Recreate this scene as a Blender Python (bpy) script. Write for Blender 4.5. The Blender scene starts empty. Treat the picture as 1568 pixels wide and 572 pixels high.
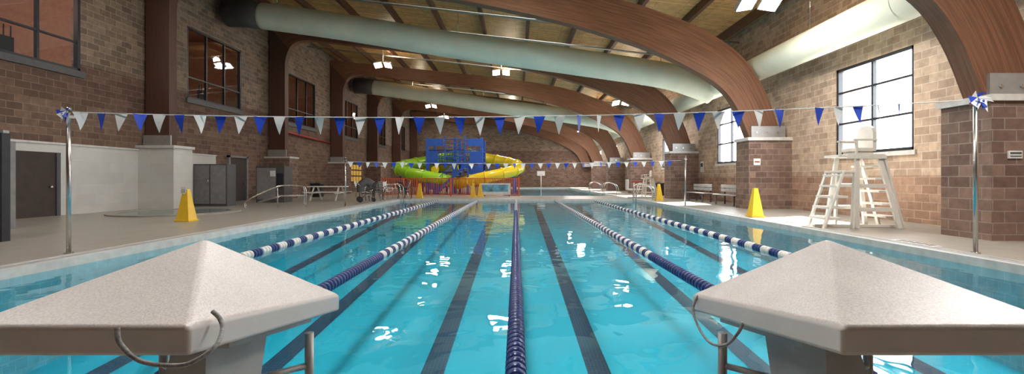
import bpy, bmesh, math, random
from mathutils import Vector, Matrix
random.seed(4)
S=bpy.context.scene
S.view_settings.view_transform='Standard'
H=1.25; DK=0.10

# ---------------------------------------------------------------- materials
def newmat(name):
    m=bpy.data.materials.new(name); m.use_nodes=True
    nt=m.node_tree; nt.nodes.clear()
    out=nt.nodes.new('ShaderNodeOutputMaterial')
    return m,nt,out
def N(nt,t,**kw):
    n=nt.nodes.new(t)
    for k,v in kw.items(): setattr(n,k,v)
    return n
def noise(nt,vec,scale,detail=4):
    n=N(nt,'ShaderNodeTexNoise'); n.inputs['Scale'].default_value=scale; n.inputs['Detail'].default_value=detail
    if vec is not None: nt.links.new(vec,n.inputs['Vector'])
    return n
def ramp(nt,fac,stops):
    r=N(nt,'ShaderNodeValToRGB'); e=r.color_ramp.elements
    while len(e)<len(stops): e.new(0.5)
    for el,(p,c) in zip(e,stops): el.position=p; el.color=(c[0],c[1],c[2],1)
    nt.links.new(fac,r.inputs[0]); return r
def plain(name,c,rough=.5,metal=0,var=.12,scale=6,bump=0,bscale=60,em=0):
    m,nt,out=newmat(name)
    b=N(nt,'ShaderNodeBsdfPrincipled'); nt.links.new(b.outputs[0],out.inputs[0])
    tc=N(nt,'ShaderNodeTexCoord')
    n=noise(nt,tc.outputs['Object'],scale)
    r=ramp(nt,n.outputs['Fac'],[(.3,[x*(1-var) for x in c]),(.7,[min(1,x*(1+var)) for x in c])])
    nt.links.new(r.outputs[0],b.inputs['Base Color'])
    b.inputs['Roughness'].default_value=rough; b.inputs['Metallic'].default_value=metal
    if bump:
        n2=noise(nt,tc.outputs['Object'],bscale); bp=N(nt,'ShaderNodeBump'); bp.inputs['Strength'].default_value=bump
        bp.inputs['Distance'].default_value=.01
        nt.links.new(n2.outputs['Fac'],bp.inputs['Height']); nt.links.new(bp.outputs[0],b.inputs['Normal'])
    if em:
        b.inputs['Emission Color'].default_value=(*c,1); b.inputs['Emission Strength'].default_value=em
    return m
def wall_uv(nt):
    g=N(nt,'ShaderNodeNewGeometry'); sp=N(nt,'ShaderNodeSeparateXYZ'); nt.links.new(g.outputs['Position'],sp.inputs[0])
    sn=N(nt,'ShaderNodeSeparateXYZ'); nt.links.new(g.outputs['True Normal'],sn.inputs[0])
    ab=N(nt,'ShaderNodeMath',operation='ABSOLUTE'); nt.links.new(sn.outputs[0],ab.inputs[0])
    gt=N(nt,'ShaderNodeMath',operation='GREATER_THAN'); nt.links.new(ab.outputs[0],gt.inputs[0]); gt.inputs[1].default_value=.5
    mx=N(nt,'ShaderNodeMix'); nt.links.new(gt.outputs[0],mx.inputs[0]); nt.links.new(sp.outputs[0],mx.inputs[2]); nt.links.new(sp.outputs[1],mx.inputs[3])
    cb=N(nt,'ShaderNodeCombineXYZ'); nt.links.new(mx.outputs[0],cb.inputs[0]); nt.links.new(sp.outputs[2],cb.inputs[1])
    return cb.outputs[0],sp,g
def brickmat(name,c1,c2,mortar,bw=.44,rh=.215,ms=.010,bump=.35,rough=.85,bands=None,nv=.16,ns=6):
    m,nt,out=newmat(name)
    b=N(nt,'ShaderNodeBsdfPrincipled'); nt.links.new(b.outputs[0],out.inputs[0]); b.inputs['Roughness'].default_value=rough
    uv,sp,g=wall_uv(nt)
    t=N(nt,'ShaderNodeTexBrick'); nt.links.new(uv,t.inputs['Vector'])
    t.inputs['Scale'].default_value=1; t.inputs['Brick Width'].default_value=bw; t.inputs['Row Height'].default_value=rh
    t.inputs['Mortar Size'].default_value=ms; t.inputs['Mortar Smooth'].default_value=.2; t.inputs['Bias'].default_value=-.1
    t.inputs['Color1'].default_value=(*c1,1); t.inputs['Color2'].default_value=(*c2,1); t.inputs['Mortar'].default_value=(*mortar,1)
    n=noise(nt,g.outputs['Position'],ns,4)
    r=ramp(nt,n.outputs['Fac'],[(.3,(1-nv,1-nv,1-nv)),(.7,(1+nv,1+nv,1+nv))])
    mu=N(nt,'ShaderNodeMix',data_type='RGBA',blend_type='MULTIPLY'); mu.inputs[0].default_value=1
    nt.links.new(t.outputs['Color'],mu.inputs[6]); nt.links.new(r.outputs[0],mu.inputs[7])
    col=mu.outputs[2]
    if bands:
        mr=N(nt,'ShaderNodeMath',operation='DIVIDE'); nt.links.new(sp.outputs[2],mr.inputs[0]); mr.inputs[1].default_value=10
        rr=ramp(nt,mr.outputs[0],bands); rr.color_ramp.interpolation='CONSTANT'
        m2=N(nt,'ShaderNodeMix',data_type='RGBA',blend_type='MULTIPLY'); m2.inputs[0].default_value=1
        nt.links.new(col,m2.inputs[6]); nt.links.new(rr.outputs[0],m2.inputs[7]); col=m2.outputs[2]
    nt.links.new(col,b.inputs['Base Color'])
    bp=N(nt,'ShaderNodeBump'); bp.inputs['Strength'].default_value=bump; bp.inputs['Distance'].default_value=.02; bp.invert=True
    ad=N(nt,'ShaderNodeMath',operation='SUBTRACT'); nt.links.new(t.outputs['Fac'],ad.inputs[0])
    n2=noise(nt,g.outputs['Position'],14,4); nt.links.new(n2.outputs['Fac'],ad.inputs[1])
    nt.links.new(ad.outputs[0],bp.inputs['Height']); nt.links.new(bp.outputs[0],b.inputs['Normal'])
    return m
M={}
M['brickL']=brickmat('block_shaded',(.25,.185,.14),(.13,.092,.07),(.32,.265,.225),
   bands=[(0,(.8,.68,.64)),(.36,(.66,.52,.49)),(.50,(1.0,.97,.94)),(.99,(1,1,1))])  # left side's shade put into the colour of the block
M['brickR']=brickmat('block_lit',(.50,.375,.28),(.31,.215,.155),(.56,.48,.40),
   bands=[(0,(.75,.64,.60)),(.13,(1,1,1)),(.99,(1,1,1))])  # same block as the left wall, brighter light put into its colour
M['brickP']=brickmat('block_pier',(.24,.155,.12),(.14,.083,.066),(.28,.23,.20))
M['brickE']=brickmat('block_exterior',(.24,.16,.135),(.19,.12,.10),(.25,.2,.18))
M['tileW']=brickmat('tile_white',(.62,.62,.60),(.56,.56,.54),(.48,.48,.46),bw=1.1,rh=.36,ms=.003,bump=.0,rough=.35,nv=.05,ns=2)
M['poolside']=brickmat('pool_side_tile',(.16,.55,.68),(.12,.50,.64),(.3,.6,.68),bw=.15,rh=.15,ms=.005,bump=.0,rough=.3)
# wood glulam with UV
def glulam(name,c1,c2,rough=.6):
    m,nt,out=newmat(name); b=N(nt,'ShaderNodeBsdfPrincipled'); nt.links.new(b.outputs[0],out.inputs[0]); b.inputs['Roughness'].default_value=rough
    tc=N(nt,'ShaderNodeUVMap'); mp=N(nt,'ShaderNodeMapping'); mp.inputs['Scale'].default_value=(.8,26,1); nt.links.new(tc.outputs[0],mp.inputs[0])
    n=noise(nt,mp.outputs[0],1,5); r=ramp(nt,n.outputs['Fac'],[(.35,c1),(.65,c2)])
    sp=N(nt,'ShaderNodeSeparateXYZ'); nt.links.new(tc.outputs[0],sp.inputs[0])
    ml=N(nt,'ShaderNodeMath',operation='MULTIPLY'); ml.inputs[1].default_value=26; nt.links.new(sp.outputs[1],ml.inputs[0])
    fr=N(nt,'ShaderNodeMath',operation='FRACT'); nt.links.new(ml.outputs[0],fr.inputs[0])
    r2=ramp(nt,fr.outputs[0],[(0,(.68,.68,.68)),(.12,(1,1,1))])
    mu=N(nt,'ShaderNodeMix',data_type='RGBA',blend_type='MULTIPLY'); mu.inputs[0].default_value=1
    nt.links.new(r.outputs[0],mu.inputs[6]); nt.links.new(r2.outputs[0],mu.inputs[7]); nt.links.new(mu.outputs[2],b.inputs['Base Color'])
    return m
M['glulam']=glulam('glulam_wood',(.125,.055,.030),(.225,.100,.054))
M['glulamShade']=glulam('glulam_shaded',(.075,.034,.023),(.11,.05,.034))  # same wood, dimmer light on the left columns put into its colour
M['purlin']=plain('purlin_wood',(.12,.05,.03),.5)
# roof deck
m,nt,out=newmat('roof_deck_wood'); b=N(nt,'ShaderNodeBsdfPrincipled'); nt.links.new(b.outputs[0],out.inputs[0]); b.inputs['Roughness'].default_value=.5
g=N(nt,'ShaderNodeNewGeometry'); t=N(nt,'ShaderNodeTexBrick'); nt.links.new(g.outputs['Position'],t.inputs['Vector'])
t.inputs['Scale'].default_value=1; t.inputs['Brick Width'].default_value=2.35; t.inputs['Row Height'].default_value=.16; t.inputs['Mortar Size'].default_value=.010
t.inputs['Color1'].default_value=(.78,.48,.20,1); t.inputs['Color2'].default_value=(.56,.32,.12,1); t.inputs['Mortar'].default_value=(.18,.09,.03,1)
n=noise(nt,g.outputs['Position'],3,5); r=ramp(nt,n.outputs['Fac'],[(.3,(.8,.8,.8)),(.7,(1.15,1.15,1.15))])
mu=N(nt,'ShaderNodeMix',data_type='RGBA',blend_type='MULTIPLY'); mu.inputs[0].default_value=1
nt.links.new(t.outputs['Color'],mu.inputs[6]); nt.links.new(r.outputs[0],mu.inputs[7]); nt.links.new(mu.outputs[2],b.inputs['Base Color'])
M['roof']=m
M['deck']=plain('deck_concrete',(.35,.325,.285),.33,var=.08,scale=2.5,bump=.12,bscale=120)
M['coping']=plain('coping_tile',(.60,.59,.57),.35)
M['grate']=plain('gutter_grate',(.36,.39,.41),.5)
M['white']=plain('white_plastic',(.82,.81,.78),.4,var=.04)
M['cream']=plain('cream_plastic',(.82,.80,.75),.45,var=.04)
M['yellow']=plain('yellow_plastic',(.85,.55,.03),.35,var=.05)
M['slideY']=plain('slide_yellow',(.80,.60,.02),.25,var=.05)
M['slideG']=plain('slide_lime',(.34,.66,.03),.25,var=.05)
M['blueP']=plain('tower_blue',(.02,.09,.42),.4,var=.1)
M['orange']=plain('fence_orange',(.75,.13,.04),.45)
M['red']=plain('red_paint',(.35,.04,.03),.5)
M['steel']=plain('stainless_steel',(.62,.62,.62),.25,metal=1,var=.05)
M['galv']=plain('galvanised_steel',(.42,.42,.42),.45,metal=.6,var=.1)
M['black']=plain('black_frame',(.02,.022,.03),.4)
M['dgrey']=plain('dark_grey',(.08,.08,.085),.5)
M['grey']=plain('grey_panel',(.22,.22,.23),.5)
M['ped']=plain('pedestal_grey',(.40,.41,.42),.45)
M['bench']=plain('bench_grey',(.36,.37,.38),.45)
M['duct']=plain('duct_fabric',(.76,.80,.68),.8,var=.06,scale=1.2,bump=.9,bscale=2.5)
M['navy']=plain('navy_float',(.012,.035,.17),.3,var=.15)
M['flagB']=plain('flag_blue',(.01,.06,.52),.5,var=.1)
M['flagW']=plain('flag_white',(.80,.80,.80),.5,var=.05)
M['rope']=plain('cord_grey',(.30,.30,.32),.8,var=.4,scale=120)
M['room']=plain('room_wall_warm',(.30,.15,.10),.8)
M['roomd']=plain('room_dark',(.06,.045,.04),.8)
M['sign']=plain('sign_face',(.75,.77,.76),.5)
M['skin_mural']=plain('mural_blue',(.12,.35,.55),.5,var=.6,scale=3)
M['lamp']=plain('lamp_lens',(1,.98,.95),.4,var=0,em=24)
M['bulb']=plain('downlight_lens',(1,.78,.5),.4,var=0,em=10)
M['board']=plain('board_yellow',(.75,.45,.08),.5,var=.4,scale=8,em=.25)
M['ext']=plain('exterior_ground',(.45,.45,.42),.9)
# cover granular
m,nt,out=newmat('cover_gritty'); b=N(nt,'ShaderNodeBsdfPrincipled'); nt.links.new(b.outputs[0],out.inputs[0]); b.inputs['Roughness'].default_value=.36
tc=N(nt,'ShaderNodeTexCoord'); n=noise(nt,tc.outputs['Object'],190,3); n0=noise(nt,tc.outputs['Object'],5,4)
r=ramp(nt,n.outputs['Fac'],[(.35,(.60,.56,.56)),(.62,(.76,.73,.73))])
r0=ramp(nt,n0.outputs['Fac'],[(.3,(.92,.92,.92)),(.7,(1.04,1.04,1.04))])
mu=N(nt,'ShaderNodeMix',data_type='RGBA',blend_type='MULTIPLY'); mu.inputs[0].default_value=1
nt.links.new(r.outputs[0],mu.inputs[6]); nt.links.new(r0.outputs[0],mu.inputs[7]); nt.links.new(mu.outputs[2],b.inputs['Base Color'])
bp=N(nt,'ShaderNodeBump'); bp.inputs['Strength'].default_value=.4; bp.inputs['Distance'].default_value=.002
nt.links.new(n.outputs['Fac'],bp.inputs['Height']); nt.links.new(bp.outputs[0],b.inputs['Normal'])
M['cover']=m
M['rim']=plain('cover_rim',(.74,.72,.72),.35,var=.04)
# pool floor, lines
M['pfloor']=plain('pool_plaster',(.0,.47,.68),.6,var=.06,scale=.7)
m,nt,out=newmat('lane_line_tile'); b=N(nt,'ShaderNodeBsdfPrincipled'); nt.links.new(b.outputs[0],out.inputs[0])
g=N(nt,'ShaderNodeNewGeometry'); t=N(nt,'ShaderNodeTexBrick'); t.offset=0; nt.links.new(g.outputs['Position'],t.inputs['Vector'])
t.inputs['Scale'].default_value=1; t.inputs['Brick Width'].default_value=.05; t.inputs['Row Height'].default_value=.05; t.inputs['Mortar Size'].default_value=.004
t.inputs['Color1'].default_value=(.002,.025,.075,1); t.inputs['Color2'].default_value=(.004,.035,.10,1); t.inputs['Mortar'].default_value=(.01,.11,.20,1)
nt.links.new(t.outputs['Color'],b.inputs['Base Color']); M['line']=m
# water
def water(name,tint,bs=.045):
    m,nt,out=newmat(name)
    lw=N(nt,'ShaderNodeLayerWeight'); lw.inputs[0].default_value=.5
    g=N(nt,'ShaderNodeNewGeometry')
    mp=N(nt,'ShaderNodeMapping'); mp.inputs['Scale'].default_value=(1,.8,1); nt.links.new(g.outputs['Position'],mp.inputs[0])
    n=noise(nt,mp.outputs[0],1.6,2); n.inputs['Distortion'].default_value=.4
    bp=N(nt,'ShaderNodeBump'); bp.inputs['Strength'].default_value=bs; bp.inputs['Distance'].default_value=.25
    nt.links.new(n.outputs['Fac'],bp.inputs['Height'])
    nt.links.new(bp.outputs[0],lw.inputs['Normal'])
    pw=N(nt,'ShaderNodeMath',operation='POWER'); nt.links.new(lw.outputs['Facing'],pw.inputs[0]); pw.inputs[1].default_value=4.8
    ma=N(nt,'ShaderNodeMath',operation='MULTIPLY_ADD'); nt.links.new(pw.outputs[0],ma.inputs[0]); ma.inputs[1].default_value=.94; ma.inputs[2].default_value=.022
    tr=N(nt,'ShaderNodeBsdfTransparent'); tr.inputs[0].default_value=(*tint,1)
    gl=N(nt,'ShaderNodeBsdfGlossy'); gl.inputs['Roughness'].default_value=.012; nt.links.new(bp.outputs[0],gl.inputs['Normal'])
    mx=N(nt,'ShaderNodeMixShader'); nt.links.new(ma.outputs[0],mx.inputs[0]); nt.links.new(tr.outputs[0],mx.inputs[1]); nt.links.new(gl.outputs[0],mx.inputs[2])
    nt.links.new(mx.outputs[0],out.inputs[0]); return m
M['water']=water('pool_water',(.84,.99,1.0))
def glass(name,k):
    m,nt,out=newmat(name); tr=N(nt,'ShaderNodeBsdfTransparent'); gl=N(nt,'ShaderNodeBsdfGlossy'); gl.inputs['Roughness'].default_value=.02
    mx=N(nt,'ShaderNodeMixShader'); mx.inputs[0].default_value=k; nt.links.new(tr.outputs[0],mx.inputs[1]); nt.links.new(gl.outputs[0],mx.inputs[2]); nt.links.new(mx.outputs[0],out.inputs[0]); return m
M['glass']=glass('window_glass',.08)

# ---------------------------------------------------------------- builder
class MB:
    def __init__(s): s.bm=bmesh.new(); s.mats=[]; s.uv=s.bm.loops.layers.uv.new('UVMap')
    def mi(s,k):
        if k not in s.mats: s.mats.append(k)
        return s.mats.index(k)
    def face(s,pts,k,smooth=False):
        f=s.bm.faces.new([s.bm.verts.new(p) for p in pts]); f.material_index=s.mi(k); f.smooth=smooth; return f
    def box(s,a,b,k,mat=None):
        x0,y0,z0=a; x1,y1,z1=b
        v=[Vector(p) for p in [(x0,y0,z0),(x1,y0,z0),(x1,y1,z0),(x0,y1,z0),(x0,y0,z1),(x1,y0,z1),(x1,y1,z1),(x0,y1,z1)]]
        if mat: v=[mat@p for p in v]
        v=[s.bm.verts.new(p) for p in v]; i=s.mi(k)
        for q in [(0,3,2,1),(4,5,6,7),(0,1,5,4),(1,2,6,5),(2,3,7,6),(3,0,4,7)]:
            f=s.bm.faces.new([v[j] for j in q]); f.material_index=i
    def beam(s,p,q,w,h,k,up=(0,0,1)):
        p=Vector(p);q=Vector(q); d=(q-p); L=d.length; d.normalize(); u=Vector(up)
        if abs(d.dot(u))>.98: u=Vector((0,1,0))
        x=d.cross(u).normalized(); z=x.cross(d)
        m=Matrix((( x.x,d.x,z.x,p.x),(x.y,d.y,z.y,p.y),(x.z,d.z,z.z,p.z),(0,0,0,1)))
        s.box((-w/2,0,-h/2),(w/2,L,h/2),k,m)
    def tube(s,pts,r,k,seg=10,closed=False,caps=True,radii=None):
        pts=[Vector(p) for p in pts]; n=len(pts); rings=[]; i=s.mi(k); prev=None
        for j,p in enumerate(pts):
            if closed: d=pts[(j+1)%n]-pts[j-1]
            else: d=pts[min(j+1,n-1)]-pts[max(j-1,0)]
            d.normalize()
            if prev is None:
                u=Vector((0,0,1)) if abs(d.z)<.9 else Vector((1,0,0))
                x=d.cross(u).normalized()
            else:
                x=(prev-d*prev.dot(d)).normalized()
            prev=x; y=d.cross(x); rr=radii[j] if radii else r
            rings.append([s.bm.verts.new(p+(x*math.cos(a)+y*math.sin(a))*rr) for a in [2*math.pi*t/seg for t in range(seg)]])
        for j in range(n if closed else n-1):
            A=rings[j];B=rings[(j+1)%n]
            for t in range(seg):
                f=s.bm.faces.new([A[t],A[(t+1)%seg],B[(t+1)%seg],B[t]]); f.material_index=i; f.smooth=True
        if caps and not closed:
            for R in (rings[0],rings[-1]):
                f=s.bm.faces.new(R); f.material_index=i
    def cyl(s,p,q,r,k,seg=12): s.tube([p,q],r,k,seg)
    def done(s,name,parent=None,bevel=0,loc=None,rotz=0):
        bmesh.ops.recalc_face_normals(s.bm,faces=s.bm.faces)
        me=bpy.data.meshes.new(name); s.bm.to_mesh(me); s.bm.free()
        for k in s.mats: me.materials.append(M[k])
        o=bpy.data.objects.new(name,me); S.collection.objects.link(o)
        if bevel:
            bv=o.modifiers.new('bevel','BEVEL'); bv.width=bevel; bv.segments=2; bv.limit_method='ANGLE'
        if loc: o.location=loc
        o.rotation_euler[2]=rotz
        if parent: o.parent=parent
        return o
def dup(o,loc,rotz=0):
    c=o.copy(); c.location=loc; c.rotation_euler[2]=rotz; S.collection.objects.link(c); return c
def empty(name,loc=(0,0,0)):
    e=bpy.data.objects.new(name,None); e.location=loc; e.empty_display_size=.2; S.collection.objects.link(e); return e
def cat(P,n):
    P=[Vector(p) for p in P]; out=[]
    for i in range(len(P)-1):
        p0=P[max(i-1,0)];p1=P[i];p2=P[i+1];p3=P[min(i+2,len(P)-1)]
        for t in range(n):
            t/=n; out.append(.5*((2*p1)+(p2-p0)*t+(2*p0-5*p1+4*p2-p3)*t*t+(3*p1-p0-3*p2+p3)*t**3))
    out.append(P[-1]); return out

XL,XR=-14.3,10.4; Y0,Y1=-4.0,62.0
PX0,PX1,PY0,PY1=-6.35,6.6,1.9,25.0
FR=[.15+8.75*k for k in range(8)]
def roofz(x): return 9.45-.11*(x+2.3)

# ---------------------------------------------------------------- shell
QX0,QX1,QY0,QY1=-1.0,6.6,30.0,57.0
b=MB(); w=.40; e=.3
for a,c in [((XL,Y0),(XR,PY0-w)),((XL,PY0-w),(PX0-w,PY1+w)),((PX1+w,PY0-w),(XR,PY1+w)),((XL,PY1+w),(XR,QY0-e)),((XL,QY0-e),(QX0-e,QY1+e)),((QX1+e,QY0-e),(XR,QY1+e)),((XL,QY1+e),(XR,Y1))]:
    b.box((a[0],a[1],-.3),(c[0],c[1],DK),'deck')
b.done('floor')
def walls(name,xa,xb,wins,mat,ztop_f):
    b=MB(); y=Y0
    for (a,c,z0,z1) in wins:
        b.box((xa,y,-.3),(xb,a,ztop_f),mat)
        b.box((xa,a,-.3),(xb,c,z0),mat); b.box((xa,a,z1),(xb,c,ztop_f),mat); y=c
    b.box((xa,y,-.3),(xb,Y1,ztop_f),mat); b.done(name)
wl=[(13.0+8.75*k-1.95,13.0+8.75*k+1.95,4.75,7.9) for k in range(6)]
wr=[(13.35+8.75*k-1.45,13.35+8.75*k+1.45,2.0,4.75) for k in range(6)]
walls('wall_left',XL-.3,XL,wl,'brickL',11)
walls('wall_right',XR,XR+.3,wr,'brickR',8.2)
b=MB(); b.box((XL-.3,Y1,-.3),(XR+.3,Y1+.3,11.2),'brickL'); b.done('wall_back')
b=MB(); b.box((XL-.3,Y0-.3,-.3),(XR+.3,Y0,11.2),'brickL'); b.done('wall_front')
b=MB()
v=[(XL-.3,roofz(XL-.3)),(XR+.4,roofz(XR+.4))]
pts=[]
for y in (Y0-.3,Y1+.3):
    pts.append([(v[0][0],y,v[0][1]),(v[1][0],y,v[1][1]),(v[1][0],y,v[1][1]+.3),(v[0][0],y,v[0][1]+.3)])
A,B=pts
b.face(A,'roof');b.face(B,'roof')
for i in range(4): b.face([A[i],A[(i+1)%4],B[(i+1)%4],B[i]],'roof')
b.done('ceiling')
# purlins
b=MB(); x=-13.2
while x<10:
    z=roofz(x); b.box((x-.08,Y0,z-.34),(x+.08,Y1,z+.02),'purlin'); x+=2.3
b.done('ceiling_purlins')
b=MB()
for Y in (13.2,21.0,24.2,31,39,40.5):
    b.cyl((XL+.1,Y,roofz(XL)-.55),(XR-.1,Y,roofz(XR)-.55),.05,'galv',8)
b.done('ceiling_conduit_pipes')
# windows
def window(name,x,w,cols,hz,mat='black'):
    a,c,z0,z1=w; b=MB(); t=.09
    b.box((x-.07,a,z0),(x+.07,c,z0+t),mat); b.box((x-.07,a,z1-t),(x+.07,c,z1),mat)
    b.box((x-.07,a,z0),(x+.07,a+t,z1),mat); b.box((x-.07,c-t,z0),(x+.07,c,z1),mat)
    for i in range(1,cols):
        y=a+(c-a)*i/cols; b.box((x-.05,y-.035,z0),(x+.05,y+.035,z1),mat)
    for h in hz:
        z=z0+(z1-z0)*h; b.box((x-.04,a,z-.03),(x+.04,c,z+.03),mat)
    b.face([(x,a,z0),(x,c,z0),(x,c,z1),(x,a,z1)],'glass')
    b.done(name)
k=1
for w in wl: window('window_%d'%k,XL-.08,w,3,[.3]); k+=1
for w in wr: window('window_%d'%k,XR+.1,w,2,[.36,.72]); k+=1
b=MB()
for w in wl: b.box((XL-.02,w[0]-.1,w[2]-.2),(XL+.08,w[1]+.1,w[2]),'dgrey')
b.done('trim_1')
b=MB()
for w in wr:
    b.box((XR-.06,w[0]-.1,w[2]-.12),(XR+.05,w[1]+.1,w[2]),'coping')
b.done('trim_2')
# rooms behind left windows
b=MB()
b.box((-21,Y0,4.1),(XL-.3,Y1,4.3),'roomd'); b.box((-21,Y0,9.0),(XL-.3,Y1,9.2),'room'); b.box((-21.2,Y0,4.1),(-21,Y1,9.2),'room')
for w in wl: b.box((-21,w[1]+2.2,4.3),(XL-.3,w[1]+2.4,9.0),'room')
b.done('wall_upper_room')
b=MB()
for w in wl:
    for yy in (w[0]+.6,w[1]-.4):
        for xx in (-16,-18.5): b.cyl((xx,yy,8.93),(xx,yy,8.98),.12,'bulb',12)
b.done('room_downlights')
for i,w in enumerate(wl):
    l=bpy.data.lights.new('room_light','POINT'); l.energy=130 if i==0 else 45; l.color=(1,.66,.42); l.shadow_soft_size=.3
    o=bpy.data.objects.new('room_light',l); o.location=(-17.2,(w[0]+w[1])/2+.5,7.6); S.collection.objects.link(o)
# room furniture silhouettes
b=MB()
for w in wl[:3]:
    for yy in (w[0]+.4,w[0]+1.6,w[0]+2.8):
        b.box((-15.6,yy-.25,4.31),(-15.1,yy+.25,4.9),'black'); b.box((-15.65,yy-.25,4.9),(-15.55,yy+.25,5.6),'black')
        for q in (-.2,0,.2): b.cyl((-15.6,yy+q,5.5),(-15.6,yy+q,5.95),.02,'black',6)
b.done('exercise_machine_row')
# exterior
b=MB(); b.box((XR+.35,-40,-.4),(90,110,-.3),'ext'); b.done('ground_exterior')
b=MB()
b.box((19.7,28,-.3),(21.6,36,8.0),'brickE'); b.box((19.6,27.9,8.0),(21.7,36.1,8.3),'ext')
b.box((20.3,27.96,3.6),(21.2,28.0,5.6),'grey')
b.done('exterior_brick_wing')

# ---------------------------------------------------------------- pool
def dep(y): return -(1.62-.059*y)
b=MB()
n=12
for i in range(n):
    ya=PY0+(PY1-PY0)*i/n; yb=PY0+(PY1-PY0)*(i+1)/n
    b.face([(PX0,ya,dep(ya)),(PX1,ya,dep(ya)),(PX1,yb,dep(yb)),(PX0,yb,dep(yb))],'pfloor')
for x in (PX0,PX1): b.face([(x,PY0,dep(PY0)),(x,PY1,dep(PY1)),(x,PY1,-.005),(x,PY0,-.005)],'poolside')
for y in (PY0,PY1): b.face([(PX0,y,dep(y)),(PX1,y,dep(y)),(PX1,y,-.005),(PX0,y,-.005)],'poolside')
b.done('pool_basin')
LN=2.165; b=MB(); hw=.15
for i in (-2.5,-1.5,-.5,.5,1.5,2.5):
    x=i*LN; ya,yb=PY0+1.2,PY1-1.0
    b.face([(x-hw,ya,dep(ya)+.006),(x+hw,ya,dep(ya)+.006),(x+hw,yb,dep(yb)+.006),(x-hw,yb,dep(yb)+.006)],'line')
    b.face([(x-.45,yb,dep(yb)+.006),(x+.45,yb,dep(yb)+.006),(x+.45,yb+.25,dep(yb+.25)+.006),(x-.45,yb+.25,dep(yb+.25)+.006)],'line')
b.done('pool_lane_markings')
b=MB(); b.face([(PX0,PY0,0),(PX1,PY0,0),(PX1,PY1,0),(PX0,PY1,0)],'water'); b.done('pool_water')
# coping
b=MB()
def ring(x0,x1,y0,y1,w,z0,z1,k):
    b.box((x0-w,y0-w,z0),(x1+w,y0,z1),k); b.box((x0-w,y1,z0),(x1+w,y1+w,z1),k)
    b.box((x0-w,y0,z0),(x0,y1,z1),k); b.box((x1,y0,z0),(x1+w,y1,z1),k)
ring(PX0,PX1,PY0,PY1,.12,-.004,DK+.015,'coping')
ring(PX0-.12,PX1+.12,PY0-.12,PY1+.12,.22,-.004,DK+.004,'grate')
ring(PX0-.34,PX1+.34,PY0-.34,PY1+.34,.06,-.004,DK+.012,'coping')
ring(QX0,QX1,QY0,QY1,.3,-.004,DK+.012,'coping')
b.done('pool_coping')
b=MB()
b.face([(QX0,QY0,-.5),(QX1,QY0,-.5),(QX1,QY1,-.5),(QX0,QY1,-.5)],'pfloor')
for x in (QX0,QX1): b.face([(x,QY0,-.5),(x,QY1,-.5),(x,QY1,-.005),(x,QY0,-.005)],'poolside')
for y in (QY0,QY1): b.face([(QX0,y,-.5),(QX1,y,-.5),(QX1,y,-.005),(QX0,y,-.005)],'poolside')
b.done('leisure_pool_basin')
b=MB(); b.face([(QX0,QY0,.0),(QX1,QY0,.0),(QX1,QY1,.0),(QX0,QY1,.0)],'water'); b.done('leisure_pool_water')
# depth markers
b=MB()
for yy in (8.15,14,20):
    b.box((PX1+.45,yy-.45,DK),(PX1+.63,yy+.45,DK+.004),'sign')
    for q in range(5): b.box((PX1+.48,yy-.36+q*.15,DK+.004),(PX1+.60,yy-.27+q*.15,DK+.007),'black')
b.done('depth_marker_tiles')

# lane ropes
def rope(i,pattern):
    b=MB(); x=i*LN; y=PY0+.15; k=0; r=.07
    b.cyl((x,PY0+.01,.01),(x,PY1-.01,.01),.008,'navy',6)
    while y<PY1-.15:
        c='navy' if pattern(k,y) else 'white'
        w=.064; yy=[y,y+.012,y+w-.012,y+w]; rr=[r*.78,r,r,r*.78]
        b.tube([(x,q,.012) for q in yy],r,c,14,radii=rr)
        b.tube([(x,y+w,.012),(x,y+.09,.012)],r*.45,c,8,caps=False)
        y+=.09; k+=1
    b.done('lane_rope')
rope(0,lambda k,y: True if y<17 else k%2==0)
rope(-1,lambda k,y: y<7 or (k//2)%2==0)
rope(1,lambda k,y: y<7 or (k//2)%2==0)
rope(-2,lambda k,y: (k//3)%2==0)
rope(2,lambda k,y: (k//3)%2==0)

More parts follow.
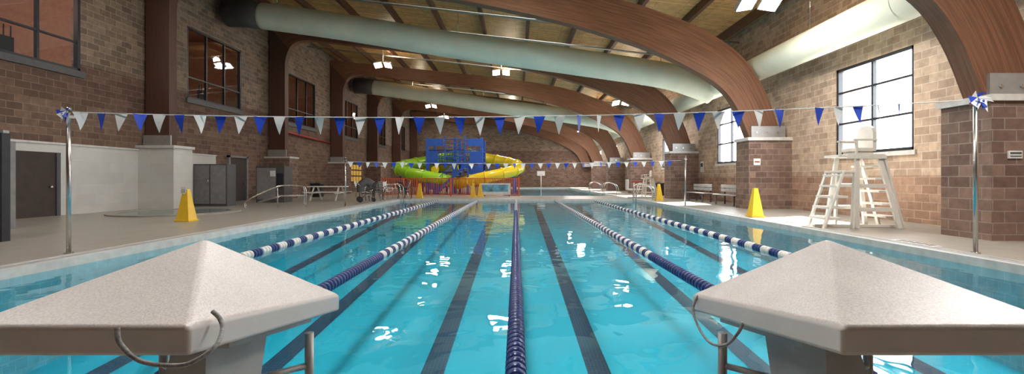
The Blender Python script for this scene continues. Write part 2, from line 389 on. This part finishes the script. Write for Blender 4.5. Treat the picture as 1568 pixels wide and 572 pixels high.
# ---------------------------------------------------------------- arches
inner=[(-13.3,2.51),(-13.3,5),(-13.3,7.2),(-13.25,8.2),(-12.85,8.95),(-12.0,9.2),(-10,9.0),(-6,8.55),(-2.3,8.1),(1.5,7.32),(4.0,6.6),(5.4,6.1),(6.8,5.42),(7.9,4.72),(8.5,3.9),(8.95,2.81)]
outer=[(-14.2,2.51),(-14.2,5),(-14.2,7.2),(-14.2,9.4),(-14.2,10.3),(-12.6,10.15),(-10,9.9),(-6,9.48),(-2.3,9.09),(1.5,8.6),(4.0,8.1),(5.6,7.6),(7.2,6.95),(8.7,5.9),(9.6,4.5),(10.2,2.81)]
IN=cat([(a,0,c) for a,c in inner],5); OU=cat([(a,0,c) for a,c in outer],5)
def arch():
    b=MB(); hw=.2; i=b.mi('glulam'); i2=b.mi('glulamShade'); n=len(IN); L=0; Ls=[0]
    for j in range(1,n): L+=(IN[j]-IN[j-1]).length; Ls.append(L)
    V=[]
    for a,c in zip(IN,OU):
        V.append([b.bm.verts.new((a.x,-hw,a.z)),b.bm.verts.new((a.x,hw,a.z)),b.bm.verts.new((c.x,hw,c.z)),b.bm.verts.new((c.x,-hw,c.z))])
    for j in range(n-1):
        for q,(ua,ub) in enumerate([(0,.3),(0,1),(1,.7),(1,0)]):
            p=(q+1)%4
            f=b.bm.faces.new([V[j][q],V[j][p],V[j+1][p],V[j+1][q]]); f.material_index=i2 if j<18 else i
            for lp,(u,v) in zip(f.loops,[(Ls[j],ua),(Ls[j],ub),(Ls[j+1],ub),(Ls[j+1],ua)]): lp[b.uv].uv=(u,v)
    for R in (V[0],V[-1]):
        f=b.bm.faces.new(R); f.material_index=i
    b.box((9.0,-.26,2.81),(10.3,-.2,3.25),'galv'); b.box((9.0,.2,2.81),(10.3,.26,3.25),'galv')
    for xx in (9.2,9.6,10.0):
        b.cyl((xx,-.29,3.0),(xx,-.26,3.0),.035,'steel',8)
    b.box((-14.25,-.26,2.51),(-13.2,-.2,2.9),'galv')
    return b.done('glulam_arch')
a0=arch(); a0.location=(0,FR[0],0)
for y in FR[1:-1]: dup(a0,(0,y,0))
dup(a0,(0,61.4,0))
def pierR(y):
    b=MB(); b.box((8.78,-.5,DK),(XR-.001,.5,2.68),'brickP'); b.box((8.72,-.56,2.68),(XR-.001,.56,2.80),'coping')
    return b.done('brick_pier',loc=(0,y,0))
p=pierR(FR[0])
for y in FR[1:-1]: dup(p,(0,y,0))
b=MB(); b.box((XL+.001,-.5,DK),(-12.9,.5,2.4),'tileW'); b.box((XL+.001,-.56,2.4),(-12.84,.56,2.5),'coping'); p=b.done('tiled_pier',loc=(0,FR[0],0))
dup(p,(0,FR[1],0)); dup(p,(0,FR[2],0))
b=MB(); b.box((XL+.001,-.5,DK),(-12.9,.5,2.4),'brickP'); b.box((XL+.001,-.56,2.4),(-12.84,.56,2.5),'coping'); p=b.done('brick_pier',loc=(0,FR[3],0))
for y in FR[4:-1]: dup(p,(0,y,0))
# tile wainscot
b=MB(); b.box((XL,Y0,DK),(XL+.06,12.3,2.3),'tileW'); b.box((XL,14.2,DK),(XL+.06,21.6,2.3),'tileW'); b.box((XL,12.3,2.05),(XL+.06,14.2,2.3),'tileW')
b.box((XL,Y0,2.3),(XL+.1,21.6,2.36),'coping')
b.done('trim_3')
b=MB(); b.box((XL+.01,12.3,DK),(XL+.05,14.2,2.05),'roomd'); b.box((XL,12.3,DK),(XL+.1,12.42,2.05),'dgrey'); b.box((XL,14.08,DK),(XL+.1,14.2,2.05),'dgrey'); b.cyl((XL+.06,13.9,1.0),(XL+.14,13.9,1.0),.03,'steel'); b.done('door_1')
b=MB(); b.box((XL+.01,22.6,DK),(XL+.06,24.0,2.3),'roomd'); b.box((XL,22.5,DK),(XL+.12,22.62,2.4),'grey'); b.box((XL,24.0,DK),(XL+.12,24.12,2.4),'grey'); b.box((XL,22.5,2.3),(XL+.12,24.12,2.4),'grey'); b.cyl((XL+.06,23.8,1.0),(XL+.14,23.8,1.0),.03,'steel'); b.done('door_2')
b=MB(); b.cyl((XL+.12,26.9,4.15),(XL+.12,34.8,3.95),.07,'red',10); b.done('red_wall_pipe')

# ---------------------------------------------------------------- ducts
def duct(name,P,r,seamstep=1.5,seg=28):
    pts=cat(P,12); b=MB(); b.tube(pts,r,'duct',seg)
    acc=0
    for j in range(1,len(pts)):
        acc+=(pts[j]-pts[j-1]).length
        if acc>seamstep:
            acc=0; d=(pts[j]-pts[j-1]).normalized()
            b.tube([pts[j]-d*.03,pts[j]+d*.03],r*1.015,'duct',seg,caps=False)
    for j in (3,len(pts)//3,2*len(pts)//3):
        q=pts[j]; b.cyl((q.x,q.y,q.z+r-.02),(q.x,q.y,roofz(q.x)-.01),.015,'steel',6)
    return b
for Y in (22.0,39.3):
    b=duct('d',[(-12.3,Y,9.1),(-8,Y,8.5),(-2.8,Y,7.65),(3,Y,6.85),(7.0,Y,6.25),(8.6,Y,5.8),(9.5,Y,5.45)],.62)
    b.tube([(-13.9,Y,9.25),(-12.9,Y,9.2),(-12.25,Y,9.1)],.66,'dgrey',24)
    b.done('fabric_air_duct')
b=duct('d',[(9.6,-3,5.6),(9.6,10,5.6),(9.6,25,5.6),(9.6,40,5.6),(9.6,60,5.6)],.47,1.6); b.done('fabric_air_duct')

# ---------------------------------------------------------------- lamps
def lampfix(x,y,z,e=1,up=.5):
    root=empty('high_bay_lamp',(x,y,z))
    b=MB()
    for s in (-1,1):
        mt=Matrix.Translation((s*.33,0,0))@Matrix.Rotation(math.radians(-28),4,'X')@Matrix.Rotation(math.radians(s*12),4,'Y')
        b.box((-.26,-.26,0),(.26,.26,.12),'galv',mt); b.box((-.23,-.23,-.02),(.23,.23,0.0),'lamp',mt)
    b.beam((-.4,0,.2),(.4,0,.2),.06,.06,'galv')
    b.cyl((0,0,.2),(0,0,roofz(x)-z-.01),.025,'galv',8); b.done('housing',root)
    l=bpy.data.lights.new('lamp_light','AREA'); l.shape='RECTANGLE'; l.size=1.0; l.size_y=.45; l.energy=e; l.color=(1,.97,.93)
    o=bpy.data.objects.new('lamp_light',l); o.location=(0,-.04,-.2); S.collection.objects.link(o); o.parent=root
    l=bpy.data.lights.new('ceiling_fill','POINT'); l.energy=e*up; l.color=(1,.84,.60); l.shadow_soft_size=.2  # added fill that brightens and warms the ceiling, no real bulb
    o=bpy.data.objects.new('ceiling_fill',l); o.location=(.5,0,.35); S.collection.objects.link(o); o.parent=root
for y in (4.5,13.3,30.8,39.6,48.3,57): 
    lampfix(7.1,y,6.35,350,.4); lampfix(-9,y,8.9,150,.7)
for y in (4.5,13.3,30.8,48.3): lampfix(-1,y,8.4,360,.6)  # middle row added to brighten the block covers

# ---------------------------------------------------------------- flags
def sag(xa,za,xb,zb,s,x):
    t=(x-xa)/(xb-xa); return za+(zb-za)*t-4*s*t*(1-t)
def flagline(y,xa,za,xb,zb,s,step,fw,fh,x0,x1):
    b=MB(); b.tube([(xa+(xb-xa)*i/40,y,sag(xa,za,xb,zb,s,xa+(xb-xa)*i/40)) for i in range(41)],.008,'flagW',6)
    x=x0; k=0
    while x<x1:
        z=sag(xa,za,xb,zb,s,x); tw=random.uniform(-.35,.35)
        if random.random()<.12: tw=1.0
        c=math.cos(tw); sn=math.sin(tw); mat='flagB' if k%2 else 'flagW'
        hh=fh*random.uniform(.95,1.03); tip=random.uniform(-.02,.02)
        rows=5
        for r in range(rows):
            t0=r/rows;t1=(r+1)/rows
            def P(t,sd):
                w=fw/2*(1-t)*.98+.003; bow=.02*math.sin(t*2.4+k)
                return (x+sd*w*c+tip*t, y+sd*w*sn+bow, z-hh*t)
            b.face([P(t0,-1),P(t0,1),P(t1,1),P(t1,-1)],mat)
        x+=step; k+=1
    b.done('pennant_flag_line')
FY=7.0
flagline(FY,-6.82,2.27,6.9,2.45,.16,.307,.18,.275,-6.70,6.1)
flagline(19.0,-7.08,1.95,6.9,2.0,.1,.36,.22,.24,-6.9,6.7)
def pole(x,y,top,bunch):
    b=MB(); b.cyl((x,y,DK+.02),(x,y,top),.03,'steel',14); b.cyl((x,y,DK),(x,y,DK+.02),.06,'steel',16); b.cyl((x,y,top),(x,y,top+.04),.035,'steel',12)
    b.box((x-.05,y-.05,top-.12),(x+.05,y+.05,top-.08),'steel')
    if bunch:
        for q in range(7):
            a=q*.95; m2='flagB' if q%2 else 'flagW'; L=.18*bunch
            zc=top-.03
            b.face([(x,y-.03,zc+.02),(x+L*math.cos(a),y-.05-.01*q,zc+L*.6*math.sin(a)),(x+L*.7*math.cos(a+.7),y-.04-.01*q,zc+L*.6*math.sin(a+.7)-.04)],m2)
            b.face([(x,y-.05,zc-.02),(x+L*.5*math.cos(a+.3),y-.09,zc-.1-.02*q),(x+.03*q-.08,y-.07,zc-.02)],m2)
    b.done('flag_pole')
pole(-6.88,FY,2.30,.7); pole(7.07,FY,2.50,1.15); pole(-7.12,19.0,2.1,0); pole(7.07,19,2.15,0)

# ---------------------------------------------------------------- starting blocks with covers
def block(sg):
    root=empty('starting_block')
    xc=1.08*sg; hwid=.283; Z1,Z2=1.11,2.06; t1,t2=H-.36,H-.523; th=.073
    zc=(t1+t2)/2+.233
    b=MB()
    C=[(xc-hwid,Z1,t1),(xc+hwid,Z1,t1),(xc+hwid,Z2,t2),(xc-hwid,Z2,t2)]
    Bt=[(x,y,z-th) for x,y,z in C]
    V=[b.bm.verts.new(p) for p in C]; W=[b.bm.verts.new(p) for p in Bt]; A=b.bm.verts.new((xc,(Z1+Z2)/2,zc))
    mc=b.mi('cover'); mr=b.mi('rim')
    for i in range(4):
        f=b.bm.faces.new([V[i],V[(i+1)%4],A]); f.material_index=mc
        f=b.bm.faces.new([V[i],W[i],W[(i+1)%4],V[(i+1)%4]]); f.material_index=mr
    f=b.bm.faces.new(W); f.material_index=mr
    o=b.done('pyramid_cover',root); bv=o.modifiers.new('b','BEVEL'); bv.width=.012; bv.segments=4; bv.limit_method='ANGLE'; bv.angle_limit=.2; bv.harden_normals=True
    b=MB(); e=.06
    def q(y): return t1-th+(t2-t1)*(y-Z1)/(Z2-Z1)
    ya,yb=Z1+.25,Z2-.15
    v=[]
    for y in (ya,yb):
        v.append([(xc-hwid+e,y,q(y)-.03),(xc+hwid-e,y,q(y)-.03),(xc+hwid-e,y,q(y)-.002),(xc-hwid+e,y,q(y)-.002)])
    b.face(v[0],'ped'); b.face(v[1],'ped')
    for i in range(4): b.face([v[0][i],v[0][(i+1)%4],v[1][(i+1)%4],v[1][i]],'ped')
    b.done('platform',root)
    b=MB(); xp=xc+.05*-sg
    T=[(xp-.05,1.44),(xp+.05,1.44),(xp+.05,1.80),(xp-.05,1.80)]; Bo=[(xp-.09,1.28),(xp+.09,1.28),(xp+.10,1.62),(xp-.10,1.62)]
    Md=[(xp-.085,1.38),(xp+.085,1.38),(xp+.085,1.68),(xp-.085,1.68)]
    L0=[(x,y,DK) for x,y in Bo]; L1=[(x,y,.50) for x,y in Md]; L2=[(x,y,q(y)-.03) for x,y in T]
    for a,c in ((L0,L1),(L1,L2)):
        for i in range(4): b.face([a[i],a[(i+1)%4],c[(i+1)%4],c[i]],'ped')
    b.face(L0,'ped'); b.face(L2,'ped')
    b.box((xp-.16,1.2,DK),(xp+.16,1.48,DK+.02),'galv')
    b.done('pedestal',root,bevel=.008)
    for nm,sz,mt,off in (('badge_outline',.15,'white',0),('badge',.14,'black',-.004)):
        cu=bpy.data.curves.new(nm,'FONT'); cu.body='A'; cu.size=sz; cu.extrude=.002; cu.offset=.008 if off==0 else .003; cu.shear=.3; cu.align_x='CENTER'; cu.materials.append(M[mt])
        o=bpy.data.objects.new(nm,cu); o.rotation_euler=(math.radians(76),0,0); o.location=(xp,1.368+off,.52); S.collection.objects.link(o); o.parent=root
    b=MB()
    for s2 in (-1,1):
        xr=xc+s2*(hwid-.002); y=1.76
        b.cyl((xr,y,.25),(xr,y,.655),.0165,'galv',12)
        b.cyl((xr,y,.53),(xp+s2*.05,y-.16,.53),.012,'galv',10)
        b.beam((xc+s2*.10,1.62,.52),(xc+s2*.17,1.86,.44),.05,.012,'ped')
    b.box((xc-.24,1.84,.36),(xc+.24,1.87,.42),'white')
    b.cyl((xc,1.66,.40),(xc,1.85,.39),.02,'steel')
    b.done('hand_rails',root)
    b=MB()
    if sg<0:
        P=[(-.955,1.09,.893),(-.945,1.085,.86),(-.90,1.08,.822),(-.84,1.08,.808),(-.775,1.08,.812),(-.735,1.11,.84),(-.755,1.17,.862),(-.775,1.19,.885),(-.80,1.20,.90)]
    else:
        P=[(.80,2.0,.735),(.77,1.98,.68),(.768,1.9,.62),(.772,1.8,.60),(.785,1.7,.63),(.79,1.62,.70),(.80,1.6,.745)]
    b.tube(cat(P,8),.0055,'rope',8); b.done('tether_cord',root)
block(-1); block(1)

# ---------------------------------------------------------------- lifeguard chair
def guard():
    b=MB(); k='cream'; 
    zt=1.62
    for sx in (-1,1):
        for sy in (-1,1):
            b.beam((sx*.50+.25,sy*.55,0),(sx*.26+.15,sy*.36,zt),.10,.07,k,up=(0,1,0))
    for z,wx,wy in ((.42,.44,.5),(.95,.36,.44)):
        for sy in (-1,1): b.beam((-wx+.21,sy*wy,z),(wx+.21,sy*wy,z),.05,.09,k)
    b.box((-.38,-.45,zt),(.50,.45,zt+.05),k)
    b.box((-.40,-.47,zt-.06),(.52,-.43,zt+.02),k)
    # moulded seat
    b.box((-.10,-.27,zt+.12),(.42,.27,zt+.20),k)
    b.box((-.05,-.22,zt+.05),(.38,.22,zt+.12),k)
    # rounded seat back facing -x
    pr=[(-.27,0),(-.27,.34),(-.22,.46),(-.10,.52),(.10,.52),(.22,.46),(.27,.34),(.27,0)]
    F=[(.34,yy,zt+.2+zz) for yy,zz in pr]; G=[(.43,yy,zt+.2+zz) for yy,zz in pr]
    b.face(F,k); b.face(G,k)
    for i in range(8): b.face([F[i],F[(i+1)%8],G[(i+1)%8],G[i]],k)
    for yy in (-.32,.27): 
        b.box((-.14,yy,zt+.36),(.42,yy+.05,zt+.40),k); b.box((-.10,yy,zt+.05),(-.05,yy+.05,zt+.38),k)
    b.box((-.50,-.33,zt+.30),(-.10,-.27,zt+.35),k); b.box((-.50,-.33,zt-.0),(-.45,-.27,zt+.35),k); b.box((-.50,-.33,zt-.02),(-.3,-.27,zt+.03),k)
    for i in range(5):
        z=.22+i*.29; x=.80-.085*i
        b.box((x-.22,-.36,z),(x+.12,.36,z+.045),k)
    for yy in (-.38,.38): b.beam((.96,yy,0),(.50,yy,zt),.05,.10,k,up=(0,1,0))
    for i in range(5):
        z=.2+i*.24; x=-.88+.085*i
        b.box((x-.20,-.62,z),(x+.22,-.06,z+.05),k)
    for yy in (-.64,-.04):
        b.beam((-1.08,yy,0),(-.62,yy,1.28),.05,.09,k,up=(0,1,0)); b.beam((-.42,yy,0),(-.36,yy,1.28),.05,.09,k,up=(0,1,0))
    b.box((-.68,-.66,1.24),(-.30,-.02,1.29),k)
    b.beam((-1.1,-.3,.04),(1.0,-.3,.04),.07,.06,k)
    return b.done('lifeguard_chair',bevel=.008)
g=guard(); g.location=(8.1,11.0,DK); g.rotation_euler[2]=math.radians(-3); g.scale=(.95,1,1.03)
g2=dup(g,(8.0,27.9,DK)); g2.scale=(.7,.7,.7)

# ---------------------------------------------------------------- cones
def cone():
    b=MB(); w=.17; t=.055; h=.86
    Bz=[(-w,-w,.04),(w,-w,.04),(w,w,.04),(-w,w,.04)]; T=[(-t,-t,h),(t,-t,h),(t,t,h),(-t,t,h)]
    for i in range(4): b.face([Bz[i],Bz[(i+1)%4],T[(i+1)%4],T[i]],'yellow')
    b.face(T,'yellow'); b.box((-w-.03,-w-.03,0),(w+.03,w+.03,.045),'yellow')
    return b.done('wet_floor_cone',bevel=.006)
c=cone(); c.location=(-8.9,12.3,DK)
for p in ((7.15,13.6),(-5.75,27.2),(-2.65,28.2),(7.6,24.2),(-2.25,28.7)): dup(c,(p[0],p[1],DK))
b=MB(); b.box((-.07,-.012,0),(.07,.0,.17),'sign'); b.box((-.05,-.016,.03),(.05,-.012,.05),'grey'); b.box((-.05,-.016,.08),(.05,-.012,.1),'grey')
b.box((-.01,0,-.02),(.01,.02,.1),'sign')
b.done('notice_card',loc=(-8.9,12.19,DK+.75))

# ---------------------------------------------------------------- benches
def bench():
    b=MB()
    for x in (-.85,.85):
        b.box((x-.03,-.2,0),(x+.03,-.14,.42),'dgrey'); b.box((x-.03,.2,0),(x+.03,.26,.85),'dgrey'); b.box((x-.03,-.2,.38),(x+.03,.24,.42),'dgrey')
    for i in range(3): b.box((-1.1,-.22+i*.15,.42),(1.1,-.09+i*.15,.46),'bench')
    for i in range(2): b.box((-1.1,.17,.56+i*.17),(1.1,.20,.70+i*.17),'bench')
    return b.done('park_bench',bevel=.004)
be=bench(); be.location=(9.2,19.7,DK); be.rotation_euler[2]=-math.pi/2
dup(be,(9.2,22.9,DK),-math.pi/2)
def picnic():
    b=MB()
    b.box((-.95,-.38,.70),(.95,.38,.75),'white')
    for s in (-1,1):
        b.box((-.95,s*.72-.14,.42),(.95,s*.72+.14,.46),'white')
        for x in (-.65,.65):
            b.beam((x,s*.70,0),(x,s*.22,.70),.06,.07,'white',up=(1,0,0))
    for x in (-.65,.65): b.beam((x,-.8,.40),(x,.8,.40),.05,.06,'white')
    return b.done('picnic_table',bevel=.004)
pt=picnic(); pt.location=(-9.9,24.0,DK); pt2=dup(pt,(-9.4,33,DK),.3)
def dchair(k1,k2):
    b=MB()
    for s in (-.27,.27):
        b.tube(cat([(-.25,s,0),(-.28,s,.3),(-.25,s,.6),(0,s,.63),(.25,s,.62)],5),.018,k1,8)
        b.tube(cat([(.28,s,0),(.2,s,.38),(.32,s,.7),(.40,s,1.0)],5),.018,k1,8)
    for i in range(6): b.box((-.24+i*.085,-.26,.40),(-.17+i*.085,.26,.42),k2)
    for i in range(6): b.box((.22+i*.028,-.26,.46+i*.085),(.235+i*.028,.26,.53+i*.085),k2)
    return b.done('patio_chair')
d1=dchair('steel','white'); d1.location=(-8.2,24.8,DK); d1.rotation_euler[2]=.6
for p in ((-7.6,26.6,2.4),(-9.2,27.4,1.2),(-6.9,28.0,.2),(-9.9,29.2,2.9)): dup(d1,(p[0],p[1],DK),p[2])
d2=dchair('black','dgrey'); d2.location=(-7.6,23.3,DK); d2.rotation_euler[2]=1.3
for p in ((-7.35,24.3,2.0),(-6.4,26.2,4.1)): dup(d2,(p[0],p[1],DK),p[2])
def stroller():
    b=MB()
    b.cyl((-.3,-.28,.14),(-.3,-.24,.14),.14,'black',16); b.cyl((-.3,.24,.14),(-.3,.28,.14),.14,'black',16); b.cyl((.35,-.02,.1),(.35,.02,.1),.1,'black',16)
    for s in (-.22,.22): b.cyl((-.3,s,.14),(.3,s*.6,.6),.015,'steel',8); b.cyl((.35,0,.1),(-.45,s,.95),.015,'steel',8)
    b.cyl((-.45,-.22,.95),(-.45,.22,.95),.02,'black',8)
    b.box((-.2,-.2,.4),(.2,.2,.46),'dgrey'); b.tube(cat([(-.25,0,.5),(-.25,0,.8),(0,0,1.0),(.25,0,.85)],5),.2,'dgrey',10)
    return b.done('baby_stroller')
s=stroller(); s.location=(-7.3,22.2,DK); s.rotation_euler[2]=.4

# ---------------------------------------------------------------- grab rails
def grab():
    b=MB()
    for s in (-.3,.3):
        b.tube(cat([(-.50,s,-.1),(-.50,s,.45),(-.42,s,.78),(-.1,s,.86),(.35,s,.7),(.50,s,.4),(.52,s,0)],6),.022,'steel',10)
        b.cyl((.52,s,0),(.52,s,.02),.05,'steel')
    return b.done('pool_grab_rail')
gr=grab(); gr.location=(PX1+.05,23.6,DK)
dup(gr,(PX0-.05,23.6,DK),math.pi); dup(gr,(QX1+.05,32,DK)); dup(gr,(QX1+.05,38,DK))
b=MB()
for s in (-.5,.5):
    b.tube(cat([(1.1,s,0),(1.1,s,.72),(.9,s,.85),(.2,s,.85),(-.5,s,.55),(-1.0,s,.25),(-1.0,s,0)],6),.022,'steel',10)
    b.tube([(1.1,s,.45),(.2,s,.45),(-.6,s,.2)],.016,'steel',8); b.cyl((.1,s,0),(.1,s,.85),.018,'steel',8)
b.done('spa_handrail',loc=(-9.7,18.3,DK),rotz=.5)
# spa (low curb)
b=MB()
cx,cy=-11.45,15.4; R=1.85; n=40
for i in range(n):
    a0_,a1_=2*math.pi*i/n,2*math.pi*(i+1)/n
    def P(r,a,z): return (cx+r*math.cos(a)*1.0,cy+r*math.sin(a),z)
    b.face([P(R,a0_,DK+.04),P(R,a1_,DK+.04),P(R-.3,a1_,DK+.04),P(R-.3,a0_,DK+.04)],'deck')
    b.face([P(R,a0_,DK+.04),P(R,a1_,DK+.04),P(R,a1_,DK),P(R,a0_,DK)],'deck')
    b.face([P(R-.3,a0_,DK+.04),P(R-.3,a1_,DK+.04),P(R-.3,a1_,DK+.01),P(R-.3,a0_,DK+.01)],'deck')
b.face([(cx+(R-.3)*math.cos(2*math.pi*i/n),cy+(R-.3)*math.sin(2*math.pi*i/n),DK+.01) for i in range(n)],'grate')
b.face([(cx+(R-.3)*math.cos(2*math.pi*i/n),cy+(R-.3)*math.sin(2*math.pi*i/n),DK+.03) for i in range(n)],'water')
b.done('spa_tub')
b=MB(); b.box((-11.6,8.3,DK),(-9.45,8.36,2.1),'bench'); b.box((-9.45,8.26,DK),(-9.33,8.4,2.08),'black'); b.box((-11.6,8.28,2.08),(-9.33,8.38,2.13),'galv')
b.box((-11.6,8.3,DK),(-11.54,10.5,2.1),'grey'); b.done('shower_partition')
b=MB(); b.box((-13.4,18.9,DK),(-12.0,19.5,1.85),'dgrey'); b.box((-13.35,18.87,DK+.1),(-12.73,18.9,1.8),'grey'); b.box((-12.67,18.87,DK+.1),(-12.05,18.9,1.8),'grey'); b.cyl((-12.75,18.84,1.0),(-12.75,18.84,1.25),.015,'steel',8); b.done('storage_cabinet')
b=MB(); b.box((-12.45,21.8,DK),(-11.1,22.6,1.85),'dgrey'); b.box((-12.4,21.77,DK+.15),(-11.5,21.8,1.75),'grey'); b.box((-11.45,21.77,.8),(-11.15,21.8,1.5),'black'); b.box((-11.75,21.755,1.35),(-11.5,21.77,1.62),'sign'); b.done('vending_machine')
b=MB(); b.box((XL+.0,37.5,.9),(XL+.06,42,2.6),'black')
for i in range(6):
    for j in range(3): b.box((XL+.06,37.7+i*.72,1.0+j*.52),(XL+.08,38.25+i*.72,1.42+j*.52),'board')
b.done('notice_board')
b=MB(); fy=FR[1]-.5
b.box((9.07,fy-.03,1.62),(9.32,fy-.001,1.76),'sign'); b.box((9.09,fy-.034,1.70),(9.30,fy-.03,1.735),'dgrey'); b.box((9.09,fy-.034,1.65),(9.30,fy-.03,1.67),'dgrey'); b.done('pool_rules_sign')
b=MB(); b.box((8.95,FR[2]-.53,1.75),(9.2,FR[2]-.501,2.0),'sign'); b.box((8.98,FR[2]-.534,1.85),(9.17,FR[2]-.53,1.9),'red'); b.done('no_diving_sign')
b=MB(); b.box((XR-.03,25.2,1.6),(XR,25.6,2.2),'sign'); b.box((XR-.034,25.25,1.9),(XR-.03,25.55,2.1),'dgrey'); b.done('safety_sign')

# ---------------------------------------------------------------- fence
b=MB(); fy=29.4; xa,xb=-8.6,.2
for z in (DK+.08,1.22): b.box((xa,fy-.025,z),(xb,fy+.025,z+.05),'orange')
x=xa
while x<xb:
    b.cyl((x,fy,DK+.1),(x,fy,1.24),.022,'orange',6); x+=.12
for x in (-8.6,-6.4,-4.2,-2.0,.2): b.box((x-.04,fy-.04,DK),(x+.04,fy+.04,1.32),'orange')
b.done('safety_fence')
b=MB(); b.box((-2.35,29.2,DK+.1),(-.35,29.26,.95),'sign'); b.box((-2.2,29.18,DK+.3),(-.5,29.2,.85),'skin_mural')
for x in (-2.3,-.45): b.box((x,29.2,DK),(x+.05,29.3,DK+.12),'dgrey')
b.done('banner_sign')

# ---------------------------------------------------------------- slide
root=empty('water_slide')
b=MB(); ya,yb=34.5,37.5
xs=(-6.7,-4.6,-2.6)
for x in xs:
    for y in (ya,yb): b.box((x-.1,y-.1,DK),(x+.1,y+.1,4.35),'blueP')
b.box((-6.9,ya-.15,2.35),(-2.4,yb+.15,2.5),'blueP'); b.box((-6.9,ya-.15,1.2),(-4.6,yb+.15,1.32),'blueP')
for z in (2.9,3.4,1.75): 
    for y in (ya,yb): b.cyl((-6.7,y,z),(-2.6,y,z),.04,'blueP',8)
    for x in (-6.7,-2.6): b.cyl((x,ya,z),(x,yb,z),.04,'blueP',8)
x=-6.6
while x<-2.6: b.cyl((x,ya,2.5),(x,ya,3.4),.02,'blueP',6); x+=.2
for x0,x1 in ((-6.7,-5.6),(-3.6,-2.6)):
    b.box((x0-.1,ya-.12,3.7),(x1+.1,ya+.0,4.25),'blueP'); 
b.box((-5.4,ya-.2,2.5),(-5.3,ya-.1,4.45),'blueP');b.box((-3.9,ya-.2,2.5),(-3.8,ya-.1,4.45),'blueP')
for i in range(6): b.cyl((-5.3,ya-.15,2.7+i*.3),(-3.9,ya-.15,2.7+i*.3),.03,'blueP',6)
for i in range(9): b.box((-5.9+i*.28,33.2,DK+.1+i*.25),(-5.6+i*.28,34.3,DK+.15+i*.25),'galv')
for y in (33.2,34.3): b.beam((-6.0,y,.1),(-3.4,y,2.45),.06,.2,'blueP'); b.beam((-6.0,y,1.0),(-3.4,y,3.35),.04,.05,'blueP')
for x in (-4.6,-3.5): b.box((x-.06,33.2,DK),(x+.06,33.3,2.3),'blueP')
for x0,x1,z0,z1 in ((-6.7,-5.9,2.5,3.3),(-3.5,-2.6,2.5,3.3),(-6.7,-5.5,.4,1.1),(-3.6,-2.6,1.3,2.2)): b.box((x0,ya-.08,z0),(x1,ya-.03,z1),'blueP')
b.cyl((-6.1,ya-.2,1.9),(-6.1,ya-.12,1.9),.3,'slideY',16); b.box((-3.3,ya-.2,.7),(-2.7,ya-.14,1.2),'red')
b.done('tower',root)
def spiral(cx,cy,rx,ry,a0,a1,z0,z1,n=40):
    return [(cx+rx*math.cos(a0+(a1-a0)*i/n),cy+ry*math.sin(a0+(a1-a0)*i/n),z0+(z1-z0)*i/n) for i in range(n+1)]
def tubeslide(nm,P,k):
    b=MB(); b.tube(P,.42,k,20); 
    for j in range(0,len(P)-1,4):
        p=Vector(P[j]); d=(Vector(P[j+1])-p).normalized(); b.tube([p-d*.04,p+d*.04],.48,k,20)
    for j in range(6,len(P),9):
        p=P[j]; b.cyl((p[0],p[1],DK),(p[0],p[1],p[2]-.38),.09,'blueP',10)
    b.done(nm,root)
tubeslide('lime_tube',spiral(-6.6,36,2.6,2.6,.9,5.6,3.2,1.0),'slideG')
tubeslide('yellow_tube',spiral(-2.35,36,2.6,2.7,math.pi-.9,math.pi-5.6,3.3,.85),'slideY')
tubeslide('upper_yellow_tube',spiral(-6.5,37.6,2.75,2.2,.9,4.3,2.3,1.5),'slideY')
# far details
b=MB()
b.cyl((0,0,0),(0,0,.9),.04,'white',10); b.box((-.4,-.25,.45),(.3,.25,.55),'white'); b.box((-.45,-.25,.5),(-.37,.25,1.1),'white'); b.box((-.1,-.1,.9),(.5,.1,1.0),'red'); b.box((-.3,-.3,0),(.3,.3,.05),'galv')
b.done('pool_lift_chair',loc=(7.0,27.0,DK),bevel=.01)
b=MB(); b.box((-.3,-.3,0),(.3,.3,.75),'black'); b.box((-.33,-.33,.75),(.33,.33,.85),'black'); b.cyl((0,0,.85),(0,0,.92),.12,'dgrey'); tr=b.done('trash_can',bevel=.03,loc=(-12.4,28.4,DK))
dup(tr,(9.7,31.0,DK))
b=MB(); b.cyl((0,0,0),(0,0,1.6),.06,'white'); b.box((-.5,-.05,1.5),(.5,0,2.1),'white'); b.tube([(.22*math.cos(t*.5236),-.3+.22*math.sin(t*.5236),1.65) for t in range(12)],.015,'orange',6,closed=True); b.beam((0,-.05,1.65),(0,-.1,1.65),.05,.03,'orange')
b.done('pool_basketball_hoop',loc=(3.2,58,DK))

# ---------------------------------------------------------------- lights
w=bpy.data.worlds.new('world'); S.world=w; w.use_nodes=True; nt=w.node_tree; bg=nt.nodes['Background']
bg.inputs[0].default_value=(.88,.94,1,1); bg.inputs[1].default_value=14.0
s=bpy.data.lights.new('sun','SUN'); s.energy=70; s.angle=.01; s.color=(1,.94,.86)
o=bpy.data.objects.new('sun',s); S.collection.objects.link(o)
o.rotation_euler=(Vector((-.85,-.35,-1.0))).to_track_quat('-Z','Y').to_euler()

cam=bpy.data.cameras.new('camera'); cam.sensor_width=36; cam.lens=16.0; cam.shift_x=-6/1568; cam.shift_y=-13/1568; cam.clip_end=300
co=bpy.data.objects.new('camera',cam); co.location=(0,0,H); co.rotation_euler=(math.pi/2,0,0); S.collection.objects.link(co); S.camera=co
